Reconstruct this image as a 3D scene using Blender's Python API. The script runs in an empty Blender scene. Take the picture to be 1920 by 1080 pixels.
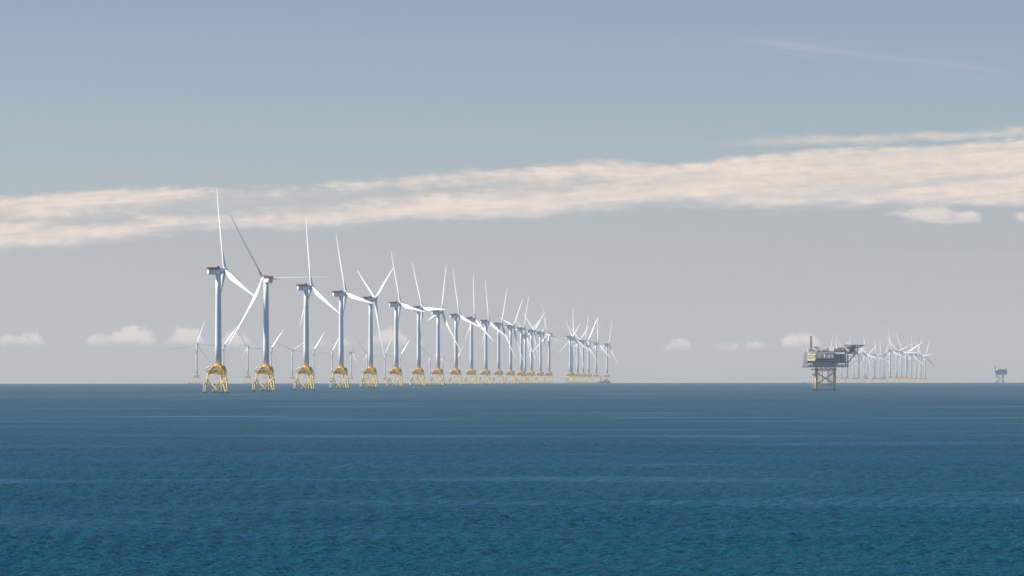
import bpy, math, random
import numpy as np
from mathutils import Vector, Matrix
sin, cos, pi, R = math.sin, math.cos, math.pi, math.radians
scene = bpy.context.scene
C = scene.collection

# ------------------------------------------------------------------ camera
EARTH = 7.4e6                      # earth radius with normal refraction: the sea curves away
EYE = 20.0                         # deck height above the water
FPX = 11450.0
cam_data = bpy.data.cameras.new('camera')
cam_data.sensor_width = 36.0
cam_data.lens = FPX / 1920 * 36.0
cam_data.clip_start = 1.0
cam_data.clip_end = 80000.0
cam = bpy.data.objects.new('camera', cam_data)
C.objects.link(cam)
cam.matrix_world = Matrix.Translation((0, 0, EYE)) @ Matrix.Rotation(R(90) + 0.01326, 4, 'X') @ Matrix.Rotation(-0.0011, 4, 'Z')
scene.camera = cam

# ------------------------------------------------------------------ light
SUN_AZ = R(-83)                    # measured from the view direction (+Y) towards +X
SUN_EL = R(38)
sun_dir = Vector((sin(SUN_AZ) * cos(SUN_EL), cos(SUN_AZ) * cos(SUN_EL), sin(SUN_EL)))
sd = bpy.data.lights.new('sun', 'SUN')
sd.energy = 5.0
sd.angle = R(0.5)
sd.color = (1.0, 0.93, 0.83)
sun = bpy.data.objects.new('sun', sd)
C.objects.link(sun)
sun.rotation_euler = sun_dir.to_track_quat('Z', 'Y').to_euler()
sun.location = (0, 0, 400)

world = bpy.data.worlds.new('World')
scene.world = world
world.use_nodes = True
scene.view_settings.view_transform = 'Standard'
scene.view_settings.look = 'None'
scene.view_settings.exposure = 0.55
scene.view_settings.gamma = 1.0
scene.view_settings.use_curve_mapping = False
scene.cycles.max_bounces = 6
scene.cycles.volume_bounces = 1
scene.cycles.use_denoising = True


class NT:
    """small node-tree writer"""
    def __init__(s, tree):
        s.t = tree
        s.n = tree.nodes
        s.l = tree.links

    def put(s, sock, v):
        if isinstance(v, bpy.types.NodeSocket):
            s.l.new(v, sock)
        elif v is not None:
            sock.default_value = v

    def m(s, op, a, b=None, c=None, clamp=False):
        n = s.n.new('ShaderNodeMath')
        n.operation = op
        n.use_clamp = clamp
        s.put(n.inputs[0], a); s.put(n.inputs[1], b); s.put(n.inputs[2], c)
        return n.outputs[0]

    def vm(s, op, a, b=None, sc=None):
        n = s.n.new('ShaderNodeVectorMath')
        n.operation = op
        s.put(n.inputs[0], a); s.put(n.inputs[1], b)
        if sc is not None: s.put(n.inputs['Scale'], sc)
        return n.outputs[0]

    def xyz(s, a, b, c=0.0):
        n = s.n.new('ShaderNodeCombineXYZ')
        s.put(n.inputs[0], a); s.put(n.inputs[1], b); s.put(n.inputs[2], c)
        return n.outputs[0]

    def sep(s, v):
        n = s.n.new('ShaderNodeSeparateXYZ')
        s.put(n.inputs[0], v)
        return n.outputs

    def noise(s, v, scale=1.0, detail=4.0, rough=0.55, dist=0.0):
        n = s.n.new('ShaderNodeTexNoise')
        s.put(n.inputs['Vector'], v)
        n.inputs['Scale'].default_value = scale
        n.inputs['Detail'].default_value = detail
        n.inputs['Roughness'].default_value = rough
        n.inputs['Distortion'].default_value = dist
        return n.outputs

    def step(s, v, a, b, lo=0.0, hi=1.0, kind='SMOOTHSTEP'):
        n = s.n.new('ShaderNodeMapRange')
        n.interpolation_type = kind
        s.put(n.inputs[0], v)
        for i, k in enumerate((a, b, lo, hi)): s.put(n.inputs[1 + i], k)
        return n.outputs[0]

    def mix(s, f, a, b, blend='MIX'):
        n = s.n.new('ShaderNodeMix')
        n.data_type = 'RGBA'
        n.blend_type = blend
        s.put(n.inputs[0], f); s.put(n.inputs[6], a); s.put(n.inputs[7], b)
        return n.outputs[2]

    def curve(s, x, x0, x1, pts, y0, y1):
        """piecewise curve through pts (x, y) in real units"""
        t = s.step(x, x0, x1, kind='LINEAR')
        n = s.n.new('ShaderNodeFloatCurve')
        c = n.mapping.curves[0]
        P = [((a - x0) / (x1 - x0), (b - y0) / (y1 - y0)) for a, b in pts]
        while len(c.points) < len(P): c.points.new(0.5, 0.5)
        for q, (a, b) in zip(c.points, P): q.location = (a, b)
        n.mapping.update()
        s.l.new(t, n.inputs['Value'])
        return s.m('MULTIPLY_ADD', n.outputs[0], y1 - y0, y0)


def col(r, g, b): return (r, g, b, 1.0)


def build_world():
    w = NT(world.node_tree)
    w.n.clear()
    out = w.n.new('ShaderNodeOutputWorld')
    bg = w.n.new('ShaderNodeBackground')
    bg.inputs['Strength'].default_value = 0.1
    w.l.new(bg.outputs[0], out.inputs[0])
    sky = w.n.new('ShaderNodeTexSky')
    sky.sky_type = 'NISHITA'
    sky.sun_disc = False
    sky.sun_elevation = SUN_EL
    sky.sun_rotation = SUN_AZ
    sky.altitude = 20
    sky.air_density = 1.0
    sky.dust_density = 0.5
    sky.ozone_density = 1.0
    tc = w.n.new('ShaderNodeTexCoord')
    d = w.sep(tc.outputs['Generated'])
    az = w.m('ARCTAN2', d[0], d[1])
    # angles on the sky: u to the right of north, v above eye level, both in units of 1/11450 radian
    u = w.m('MULTIPLY', az, FPX)
    v = w.m('MULTIPLY', w.m('ARCSINE', d[2]), FPX)
    # low hazy air is greyer and a little violet, the air above it steel blue
    tint = w.mix(w.step(v, 10.0, 207.0, kind='LINEAR'), col(*SKY_LOW), col(*SKY_B))
    tint = w.mix(w.step(v, 207.0, 447.0, kind='LINEAR'), tint, col(*SKY_C))
    tint = w.mix(w.step(v, 447.0, 680.0, kind='LINEAR'), tint, col(*SKY_TOP))
    tint = w.mix(w.step(v, 900.0, 3000.0), tint, col(*SKY_HIGH))
    base = w.vm('MULTIPLY', sky.outputs[0], tint)
    # ---- cloud bank
    wv = w.noise(w.xyz(w.m('DIVIDE', u, 330.0), w.m('DIVIDE', v, 60.0)), 1.0, 3.0, 0.5)
    warp = w.m('MULTIPLY', w.m('SUBTRACT', wv[0], 0.5), 34.0)
    n1 = w.noise(w.xyz(w.m('DIVIDE', u, 120.0), w.m('DIVIDE', v, 22.0), 3.1), 1.0, 7.0, 0.6)[0]
    n2 = w.noise(w.xyz(w.m('DIVIDE', u, 34.0), w.m('DIVIDE', v, 15.0), 7.7), 1.0, 6.0, 0.6)[0]
    n3 = w.noise(w.xyz(w.m('DIVIDE', u, 420.0), w.m('DIVIDE', v, 16.0), 1.7), 1.0, 6.0, 0.62)[0]
    X0, X1 = -1600.0, 1600.0
    K = 692.0
    def P(l): return [(x - 960.0, K - y) for x, y in l]
    top = w.curve(u, X0, X1, P([(-640, 400), (0, 368), (200, 355), (400, 350), (600, 345), (800, 326), (960, 318), (1100, 303), (1280, 307), (1400, 291), (1500, 282), (1700, 276), (1920, 260), (2560, 225)]), 0, 700)
    bot = w.curve(u, X0, X1, P([(-640, 480), (0, 468), (150, 462), (300, 438), (420, 430), (600, 427), (760, 416), (960, 410), (1100, 399), (1280, 384), (1400, 393), (1640, 385), (1720, 388), (1820, 391), (1920, 394), (2560, 380)]), 0, 700)
    gap = w.curve(u, X0, X1, P([(-640, 420), (0, 412), (200, 408), (400, 384), (600, 372), (800, 358), (960, 347), (1130, 342), (2560, 330)]), 0, 700)
    gaph = w.curve(u, X0, X1, [(x - 960.0, y) for x, y in [(-640, 18), (0, 9), (260, 17), (420, 25), (620, 23), (800, 14), (960, 11), (1130, 4), (1230, -14), (2560, -14)]], -30, 70)
    nn = w.m('ADD', w.m('MULTIPLY', w.m('SUBTRACT', n1, 0.5), 62.0), w.m('MULTIPLY', w.m('SUBTRACT', n2, 0.5), 40.0))
    dt = w.m('ADD', w.m('SUBTRACT', top, v), w.m('MULTIPLY', nn, 0.5))
    db = w.m('ADD', w.m('SUBTRACT', v, bot), w.m('MULTIPLY', nn, 0.55))
    edge = w.m('MINIMUM', dt, db)
    m = w.m('MULTIPLY', w.step(dt, -5.0, 12.0), w.step(db, -9.0, 20.0))
    # torn-off lower fragment on the right
    frag = w.curve(u, X0, X1, [(x - 960.0, y) for x, y in [(-640, -30), (1600, -30), (1650, -6), (1700, 8), (1760, 14), (1815, 13), (1845, -2), (1875, -14), (1900, 2), (1930, 10), (1990, 2), (2100, -25), (2560, -30)]], -40, 40)
    fr = w.m('SUBTRACT', w.m('ADD', frag, w.m('MULTIPLY', nn, 0.95)), w.m('ABSOLUTE', w.m('SUBTRACT', v, K - 403.0)))
    m = w.m('MAXIMUM', m, w.step(fr, -7.0, 14.0, 0.0, 0.9))
    dg = w.m('SUBTRACT', w.m('ABSOLUTE', w.m('SUBTRACT', v, w.m('ADD', gap, w.m('MULTIPLY', warp, 0.35)))), gaph)
    dg = w.m('ADD', dg, w.m('MULTIPLY', nn, 0.75))
    m = w.m('MULTIPLY', m, w.step(dg, -16.0, 12.0, 0.22, 1.0))
    m = w.m('MULTIPLY', m, w.step(n3, 0.30, 0.60, 0.74, 0.98))
    # thinner places where the blue shows through, drawn out along the bank
    n4 = w.noise(w.xyz(w.m('DIVIDE', u, 260.0), w.m('DIVIDE', w.m('SUBTRACT', v, w.m('MULTIPLY', u, 0.075)), 20.0), 21.0), 1.0, 5.0, 0.6, 0.4)[0]
    m = w.m('MULTIPLY', m, w.step(n4, 0.36, 0.56, 0.66, 1.0))
    # thin veil above the bank on the right
    veil = w.curve(u, X0, X1, P([(-640, 300), (1280, 272), (1500, 266), (1920, 252), (2560, 225)]), 0, 700)
    ve = w.m('ADD', w.m('SUBTRACT', 12.0, w.m('ABSOLUTE', w.m('SUBTRACT', v, veil))), w.m('MULTIPLY', nn, 0.6))
    ve = w.m('MULTIPLY', w.step(ve, -4.0, 20.0, 0.0, 0.55), w.step(u, 300.0, 640.0))
    m = w.m('MAXIMUM', m, ve)
    # long faint streaks under and above the bank
    s1 = w.noise(w.xyz(w.m('DIVIDE', u, 600.0), w.m('DIVIDE', v, 14.0), 9.0), 1.0, 4.0, 0.55)[0]
    s1 = w.m('MULTIPLY', w.step(s1, 0.56, 0.78, 0.0, 0.20), w.step(v, 330.0, 160.0))
    m = w.m('MAXIMUM', m, s1)
    ci = w.m('ADD', v, w.m('MULTIPLY', u, 0.13))
    ci2 = w.noise(w.xyz(w.m('DIVIDE', u, 500.0), w.m('DIVIDE', ci, 22.0), 4.0), 1.0, 4.0, 0.6)[0]
    ci3 = w.step(w.m('ABSOLUTE', w.m('SUBTRACT', ci, 672.0)), 26.0, 0.0, 0.0, 0.16)
    ci3 = w.m('MULTIPLY', w.m('MULTIPLY', ci3, w.step(ci2, 0.35, 0.65)), w.m('MULTIPLY', w.step(u, 380.0, 560.0), w.step(u, 960.0, 840.0)))
    m = w.m('MAXIMUM', m, ci3)
    # ---- row of small cumulus low over the sea
    prof = [(-640, 12), (-400, -14), (-60, 4), (0, 18), (50, 20), (85, 8), (110, -14), (140, -10), (165, 10), (190, 22), (205, 16), (222, 26), (250, 36), (282, 33), (300, 12), (325, 22), (350, 36), (374, 30), (392, -4), (415, 12), (440, 26), (468, 14), (500, -12), (560, -8), (590, 8), (640, 12), (668, 2), (695, 16), (728, 32), (755, 20), (790, -4), (1000, -18), (1035, 2), (1055, 10), (1090, -14), (1225, -16), (1250, 6), (1275, 22), (1296, 12), (1312, -8), (1345, 6), (1370, 10), (1385, 2), (1415, 14), (1435, 6), (1448, 0), (1470, 18), (1500, 26), (1530, 16), (1560, -8), (1700, -22), (2000, -10), (2200, 16), (2560, -10)]
    ht = w.curve(u, X0, X1, [(x - 960.0, y) for x, y in prof], -40, 80)
    base_v = w.curve(u, X0, X1, P([(-640, 640), (0, 643), (400, 645), (760, 646), (1050, 640), (1270, 654), (1400, 652), (1500, 649), (2560, 650)]), 0, 700)
    c2 = w.noise(w.xyz(w.m('DIVIDE', u, 22.0), w.m('DIVIDE', v, 15.0), 12.3), 1.0, 5.0, 0.6)[0]
    cn = w.m('MULTIPLY', w.m('SUBTRACT', c2, 0.5), 44.0)
    ht2 = w.m('ADD', ht, cn)
    up = w.m('SUBTRACT', v, base_v)
    ctop = w.step(w.m('SUBTRACT', ht2, up), -2.0, 12.0)
    cbot = w.step(w.m('ADD', up, w.m('MULTIPLY', cn, 0.6)), -9.0, 16.0)
    cm = w.m('MULTIPLY', w.m('MULTIPLY', ctop, cbot), 0.88)
    # ---- colours
    cream = w.mix(w.step(n2, 0.3, 0.7), col(*CLOUD_A), col(*CLOUD_B))
    cream = w.mix(w.m('MULTIPLY', w.step(db, 34.0, 4.0), 0.55), cream, col(*CLOUD_C))
    c = w.mix(m, base, cream)
    c = w.mix(cm, c, col(*CLOUD_LOW))
    w.l.new(c, bg.inputs['Color'])


SKY_LOW = (0.721, 0.692, 0.887)
SKY_B = (0.5857, 0.6096, 0.87)
SKY_C = (0.4701, 0.5426, 0.7569)
SKY_TOP = (0.4002, 0.4567, 0.6612)
SKY_HIGH = (0.18, 0.38, 0.56)
CLOUD_A = (5.742, 4.698, 4.089)
CLOUD_B = (6.525, 5.481, 4.611)
CLOUD_C = (5.568, 4.959, 4.785)
CLOUD_LOW = (7.488, 5.879, 4.969)
build_world()

HAZE_DENSITY = 3.2e-5
HAZE_COLOR = (0.76, 0.81, 0.85)

# ------------------------------------------------------------------ materials
def material(name, base, rough=0.5, metal=0.0, var=0.08, scale=0.6, dirt=None, splash=False, spec=0.5):
    m = bpy.data.materials.new(name)
    m.use_nodes = True
    w = NT(m.node_tree)
    b = w.n['Principled BSDF']
    b.inputs['Roughness'].default_value = rough
    b.inputs['Metallic'].default_value = metal
    b.inputs['Specular IOR Level'].default_value = spec
    tc = w.n.new('ShaderNodeTexCoord')
    o = tc.outputs['Object']
    n = w.noise(o, scale, 5.0, 0.6)[0]
    lo = col(*[c * (1 - var) for c in base]); hi = col(*[min(1, c * (1 + var)) for c in base])
    c = w.mix(w.step(n, 0.3, 0.7), lo, hi)
    if dirt:
        st = w.noise(w.vm('MULTIPLY', o, (2.2, 2.2, 0.16)), 1.0, 6.0, 0.65)[0]
        c = w.mix(w.step(st, 0.55, 0.78, 0.0, 0.45), c, col(*dirt))
    if splash:
        z = w.sep(o)[2]
        e = w.m('ADD', z, w.m('MULTIPLY', w.noise(o, 1.4, 3.0)[0], 0.8))
        c = w.mix(w.step(e, 2.7, 1.9), c, col(0.012, 0.014, 0.016))
    w.l.new(c, b.inputs['Base Color'])
    return m

M = {
    'white': material('white_coating', (0.84, 0.85, 0.85), 0.38, var=0.03, scale=0.08, dirt=(0.62, 0.63, 0.60)),
    'blade': material('blade_gelcoat', (0.87, 0.87, 0.86), 0.35, var=0.02, scale=0.1),
    'yellow': material('yellow_paint', (0.98, 0.50, 0.003), 0.5, var=0.04, scale=0.35, dirt=(0.78, 0.32, 0.01)),
    'jacket': material('jacket_paint', (0.93, 0.62, 0.07), 0.5, var=0.06, scale=0.35, dirt=(0.62, 0.36, 0.06), splash=True),
    'red': material('red_paint', (0.42, 0.03, 0.045), 0.5),
    'dark': material('dark_steel', (0.035, 0.037, 0.042), 0.6, var=0.3),
    'sea_leg': material('platform_leg_paint', (0.80, 0.50, 0.04), 0.55, var=0.15, scale=0.3, dirt=(0.35, 0.20, 0.05), splash=True),
    'navy': material('blue_grey_cladding', (0.05, 0.085, 0.125), 0.5, var=0.25, scale=0.25, dirt=(0.05, 0.07, 0.09)),
    'blue_grey': material('grey_blue_steel', (0.21, 0.27, 0.33), 0.5, var=0.15, scale=0.3, dirt=(0.12, 0.14, 0.16)),
    'recess': material('recess_shade', (0.015, 0.03, 0.05), 0.6, var=0.3),  # near-black colour carries the shade inside the recessed storeys and louvres
    'steel': material('galvanised_steel', (0.60, 0.59, 0.57), 0.5, metal=0.0, var=0.15, scale=0.8, dirt=(0.2, 0.17, 0.14)),
    'brown': material('rusty_brown_steel', (0.36, 0.25, 0.18), 0.6, var=0.25, dirt=(0.25, 0.12, 0.06)),
    'cream': material('cream_cladding', (0.84, 0.74, 0.54), 0.5, var=0.1, scale=0.5, dirt=(0.5, 0.38, 0.2)),
    'ochre': material('ochre_cladding', (0.70, 0.46, 0.16), 0.5, var=0.15, scale=0.5, dirt=(0.3, 0.18, 0.08)),
    'pink': material('primer_cladding', (0.80, 0.62, 0.52), 0.6, var=0.12, scale=0.5, dirt=(0.3, 0.22, 0.2)),
    'mast': material('oxide_red_steel', (0.13, 0.045, 0.045), 0.6, var=0.2),
    'orange': material('orange_paint', (0.70, 0.20, 0.05), 0.5),
    'hull': material('hull_blue', (0.10, 0.16, 0.26), 0.4),
    'glass': material('window_glass', (0.03, 0.04, 0.05), 0.1, var=0.1),
}

# ------------------------------------------------------------------ mesh helper
class MB:
    def __init__(s):
        s.v, s.f, s.sm = [], [], []

    def poly(s, pts, faces, smooth=False):
        b = len(s.v)
        s.v += [tuple(p) for p in pts]
        s.f += [tuple(b + i for i in f) for f in faces]
        s.sm += [smooth] * len(faces)
        return s

    def box(s, x0, x1, y0, y1, z0, z1, mat=None):
        p = [Vector(q) for q in ((x0, y0, z0), (x1, y0, z0), (x1, y1, z0), (x0, y1, z0), (x0, y0, z1), (x1, y0, z1), (x1, y1, z1), (x0, y1, z1))]
        if mat: p = [mat @ q for q in p]
        return s.poly(p, [(0, 3, 2, 1), (4, 5, 6, 7), (0, 1, 5, 4), (1, 2, 6, 5), (2, 3, 7, 6), (3, 0, 4, 7)])

    def tube(s, a, b, r0, r1=None, n=10, caps=True):
        a, b = Vector(a), Vector(b)
        r1 = r0 if r1 is None else r1
        d = (b - a).normalized()
        q = d.to_track_quat('Z', 'Y')
        ring = lambda c, r: [c + q @ Vector((r * cos(2 * pi * k / n), r * sin(2 * pi * k / n), 0)) for k in range(n)]
        base = len(s.v)
        s.v += [tuple(p) for p in ring(a, r0) + ring(b, r1)]
        for k in range(n):
            s.f.append((base + k, base + (k + 1) % n, base + n + (k + 1) % n, base + n + k)); s.sm.append(True)
        if caps:
            s.f.append(tuple(base + k for k in reversed(range(n)))); s.sm.append(False)
            s.f.append(tuple(base + n + k for k in range(n))); s.sm.append(False)
        return s

    def loft(s, rings, smooth=True, caps=True):
        base = len(s.v); n = len(rings[0])
        for r in rings: s.v += [tuple(p) for p in r]
        for i in range(len(rings) - 1):
            for k in range(n):
                a = base + i * n; b = a + n
                s.f.append((a + k, a + (k + 1) % n, b + (k + 1) % n, b + k)); s.sm.append(smooth)
        if caps:
            s.f.append(tuple(base + k for k in reversed(range(n)))); s.sm.append(False)
            e = base + (len(rings) - 1) * n
            s.f.append(tuple(e + k for k in range(n))); s.sm.append(False)
        return s

    def mesh(s, name, mat):
        me = bpy.data.meshes.new(name)
        me.from_pydata(s.v, [], s.f)
        me.polygons.foreach_set('use_smooth', s.sm)
        me.materials.append(M[mat] if isinstance(mat, str) else mat)
        me.update()
        return me

    def obj(s, name, mat, parent=None):
        o = bpy.data.objects.new(name, s.mesh(name, mat))
        C.objects.link(o)
        if parent: o.parent = parent
        return o


def rail(mb, pts, h=1.1, r=0.05, gap=2.0, closed=False):
    """hand-rail with posts along a line of points"""
    P = [Vector(p) for p in pts]
    if closed: P.append(P[0])
    for a, b in zip(P, P[1:]):
        for k in (0.5, 1.0):
            mb.tube(a + Vector((0, 0, h * k)), b + Vector((0, 0, h * k)), r, n=4, caps=False)
        n = max(1, int((b - a).length / gap))
        for i in range(n + 1):
            q = a.lerp(b, i / n)
            mb.tube(q, q + Vector((0, 0, h)), r, n=4, caps=False)
    return mb


def tag(o, label, cat, group=None):
    o['label'] = label
    o['category'] = cat
    if group: o['group'] = group


def on_sea(x, y): return (x, y, -(x * x + y * y) / (2 * EARTH))

# ------------------------------------------------------------------ the sea
def make_sea():
    radii = [0.0]
    r = 30.0
    while r < 28500:
        radii.append(r)
        r += min(max(20.0, r * 0.06), 260.0)
    radii.append(28500.0)
    N = 360
    vs = [(0, 0, 0)]
    fs = []
    for r in radii[1:]:
        for k in range(N):
            a = 2 * pi * k / N
            vs.append((r * sin(a), r * cos(a), -r * r / (2 * EARTH)))
    for k in range(N):
        fs.append((0, 1 + (k + 1) % N, 1 + k))
    for i in range(len(radii) - 2):
        a = 1 + i * N; b = a + N
        for k in range(N):
            fs.append((a + k, a + (k + 1) % N, b + (k + 1) % N, b + k))
    vs = np.array(vs, dtype=np.float64)
    rr = np.hypot(vs[:, 0], vs[:, 1]); aa = np.abs(np.arctan2(vs[:, 0], vs[:, 1]))
    vs[(rr > 420) & (rr < 2700) & (aa < R(9.6)), 2] -= 4.0          # the waves below take its place here
    # real waves on the nearer water: a sum of wind waves running mostly across the view
    rs = [380.0]
    while rs[-1] < 2900: rs.append(rs[-1] * 1.00052)
    rs = np.array(rs)
    th = np.arange(-R(10.5), R(10.5), 0.00052)
    RR, TT = np.meshgrid(rs, th, indexing='ij')
    Xg, Yg = RR * np.sin(TT), RR * np.cos(TT)
    Z = np.zeros_like(Xg)
    rnd = np.random.RandomState(4)
    cell = RR * 0.00052
    for i in range(64):
        lam = 0.8 * (5.5 / 0.8) ** (rnd.rand())
        d = R(200) + rnd.randn() * 0.75
        k = 2 * pi / lam
        am = 0.0128 * lam ** 0.45 * (0.5 + rnd.rand())
        fade = np.clip(lam / cell / 2.6 - 1.0, 0, 1)
        ph = k * (np.cos(d) * Xg + np.sin(d) * Yg) + rnd.rand() * 2 * pi
        Z += am * fade * (np.sin(ph) + 0.22 * np.sin(2 * ph + 1.2))
    # gusts and lulls
    g = np.zeros_like(Xg)
    for i in range(14):
        lam = 60 * (8.0) ** rnd.rand(); d = rnd.rand() * 2 * pi
        g += np.sin(2 * pi / lam * (np.cos(d) * Xg + np.sin(d) * Yg * 0.6) + rnd.rand() * 6.28)
    Z *= np.clip(1.0 + 0.06 * g, 0.6, 1.4)
    edge = np.clip((RR - 380) / 40, 0, 1) * np.clip((2900 - RR) / 1500, 0, 1) * np.clip((R(10.5) - np.abs(TT)) / R(0.6), 0, 1)
    Z = Z * edge + 0.03 - RR ** 2 / (2 * EARTH)
    nr, nt = Xg.shape
    grid = np.stack([Xg.ravel(), Yg.ravel(), Z.ravel()], 1)
    base_i = len(vs)
    I = base_i + np.arange(nr * nt).reshape(nr, nt)
    quads = np.stack([I[:-1, :-1], I[:-1, 1:], I[1:, 1:], I[1:, :-1]], -1).reshape(-1, 4)[:, ::-1]
    allv = np.concatenate([vs, grid])
    tri = [f for f in fs if len(f) == 3]; qd = [f for f in fs if len(f) == 4]
    loops = np.concatenate([np.array(tri).ravel(), np.array(qd).ravel(), quads.ravel()]).astype(np.int32)
    sizes = np.concatenate([np.full(len(tri), 3), np.full(len(qd) + len(quads), 4)])
    starts = np.concatenate([[0], np.cumsum(sizes)[:-1]]).astype(np.int32)
    me = bpy.data.meshes.new('sea')
    me.vertices.add(len(allv)); me.vertices.foreach_set('co', allv.astype(np.float32).ravel())
    me.loops.add(len(loops)); me.loops.foreach_set('vertex_index', loops)
    me.polygons.add(len(sizes)); me.polygons.foreach_set('loop_start', starts)
    me.update(calc_edges=True)
    me.polygons.foreach_set('use_smooth', np.ones(len(sizes), dtype=bool))
    m = bpy.data.materials.new('sea_water')
    m.use_nodes = True
    w = NT(m.node_tree)
    b = w.n['Principled BSDF']
    tc = w.n.new('ShaderNodeTexCoord')
    P = tc.outputs['Object']
    def cn(scale, detail, rough, off=(0, 0, 0)):
        return w.vm('SUBTRACT', w.noise(w.vm('ADD', P, off), scale, detail, rough)[1], (0.5, 0.5, 0.5))
    fine = cn(2.4, 3.0, 0.6)
    mid = cn(0.45, 3.0, 0.55, (31, 7, 0))
    swell = cn(0.035, 2.0, 0.5, (5, 90, 0))
    s = w.vm('ADD', w.vm('SCALE', fine, sc=2.9), w.vm('SCALE', mid, sc=1.7))
    s = w.vm('ADD', s, w.vm('SCALE', swell, sc=0.5))
    # wind streaks: long patches where the ripples lie calmer and mirror the low sky
    g1 = w.noise(w.vm('MULTIPLY', P, (0.006, 0.0085, 0)), 1.0, 5.0, 0.55)[0]
    g2 = w.noise(w.vm('MULTIPLY', P, (0.0009, 0.0014, 0)), 1.0, 3.0, 0.5)[0]
    calm = w.m('MULTIPLY', w.step(g1, 0.53, 0.64), w.step(g2, 0.34, 0.54))
    amp = w.m('SUBTRACT', 1.0, w.m('MULTIPLY', calm, 0.8))
    amp = w.m('MULTIPLY', amp, w.step(g2, 0.3, 0.7, 1.1, 0.85))
    s = w.vm('SCALE', s, sc=amp)
    # of a rough sea seen at a low angle only the wave faces turned towards the eye are in view
    geo = w.n.new('ShaderNodeNewGeometry')
    ih = w.vm('NORMALIZE', w.vm('MULTIPLY', geo.outputs['Incoming'], (1, 1, 0)))
    dn = w.n.new('ShaderNodeVectorMath'); dn.operation = 'DOT_PRODUCT'
    w.l.new(s, dn.inputs[0]); w.l.new(ih, dn.inputs[1])
    dd = dn.outputs['Value']
    s = w.vm('ADD', s, w.vm('SCALE', ih, sc=w.m('SUBTRACT', w.m('ABSOLUTE', dd), dd)))
    sx = w.sep(s)
    nrm = w.vm('NORMALIZE', w.vm('ADD', geo.outputs['Normal'], w.xyz(sx[0], sx[1], 0.0)))
    w.l.new(nrm, b.inputs['Normal'])
    foamn = w.noise(w.vm('MULTIPLY', P, (0.9, 0.9, 0)), 1.0, 4.0, 0.7)[0]
    base = w.mix(w.step(g2, 0.3, 0.7), col(*SEA_A), col(*SEA_B))
    w.l.new(base, b.inputs['Base Color'])
    b.inputs['Roughness'].default_value = 0.22
    b.inputs['IOR'].default_value = 1.33
    b.inputs['Specular IOR Level'].default_value = SEA_SPEC
    me.materials.append(m)
    o = bpy.data.objects.new('sea', me)
    C.objects.link(o)
    o['kind'] = 'structure'
    return o


SEA_A = (0.0000, 0.0407, 0.0653)
SEA_B = (0.0000, 0.0516, 0.0800)
SEA_SPEC = 0.15
make_sea()

# ------------------------------------------------------------------ wind turbine
HUB_Z, OVERHANG, TILT = 112.9, 6.3, R(6)
LEG_ANG = [R(197), R(317), R(77)]


def d2(a): return Vector((cos(a), sin(a), 0))


def blade_mesh():
    st = [  # radius, chord, thickness, twist, roundness
        (1.6, 3.0, 3.0, 16, 1.0), (4.0, 3.0, 2.95, 16, 1.0), (7.0, 3.6, 2.6, 16, 0.6), (11, 4.6, 2.1, 15, 0.25), (16, 5.0, 1.7, 12, 0.08),
        (22, 4.6, 1.35, 9.5, 0), (30, 3.9, 1.02, 7, 0), (40, 3.15, 0.74, 4.5, 0), (50, 2.55, 0.54, 3, 0), (60, 2.0, 0.39, 2, 0),
        (68, 1.55, 0.28, 1.4, 0), (73, 1.15, 0.2, 1, 0), (76, 0.7, 0.12, 0.8, 0), (77, 0.22, 0.05, 0.8, 0)]
    rings = []
    n = 20
    for r, c, t, tw, rd in st:
        ring = []
        tw = R(tw + 3)
        c *= 1.18; t *= 1.15 if r > 6 else 1.0
        for k in range(n):
            a = 2 * pi * k / n
            # aerofoil: leading edge at +y
            xa = cos(a)
            th = sin(a) * (0.5 * t) * (0.62 + 0.38 * xa) * 1.25
            ya = xa * 0.5 * c - 0.18 * c
            yc, xc = cos(a) * 0.5 * t, sin(a) * 0.5 * t
            y = yc * rd + ya * (1 - rd)
            x = xc * rd + th * (1 - rd)
            X = x * cos(tw) + y * sin(tw)
            Y = y * cos(tw) - x * sin(tw)
            pre = 0.02 * r + 3.0 * (r / 77) ** 2.4
            ring.append((X + pre, Y, r))
        rings.append(ring)
    mb = MB().loft(rings)
    return mb.mesh('blade', 'blade')


def rounded(y, z0, z1, r, x, n=5):
    """rounded rectangle in the plane x"""
    pts = []
    for cy, cz, a0 in ((y - r, z1 - r, 0), (-(y - r), z1 - r, 90), (-(y - r), z0 + r, 180), (y - r, z0 + r, 270)):
        for k in range(n + 1):
            a = R(a0 + 90 * k / n)
            pts.append((x, cy + r * cos(a), cz + r * sin(a)))
    return pts


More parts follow.
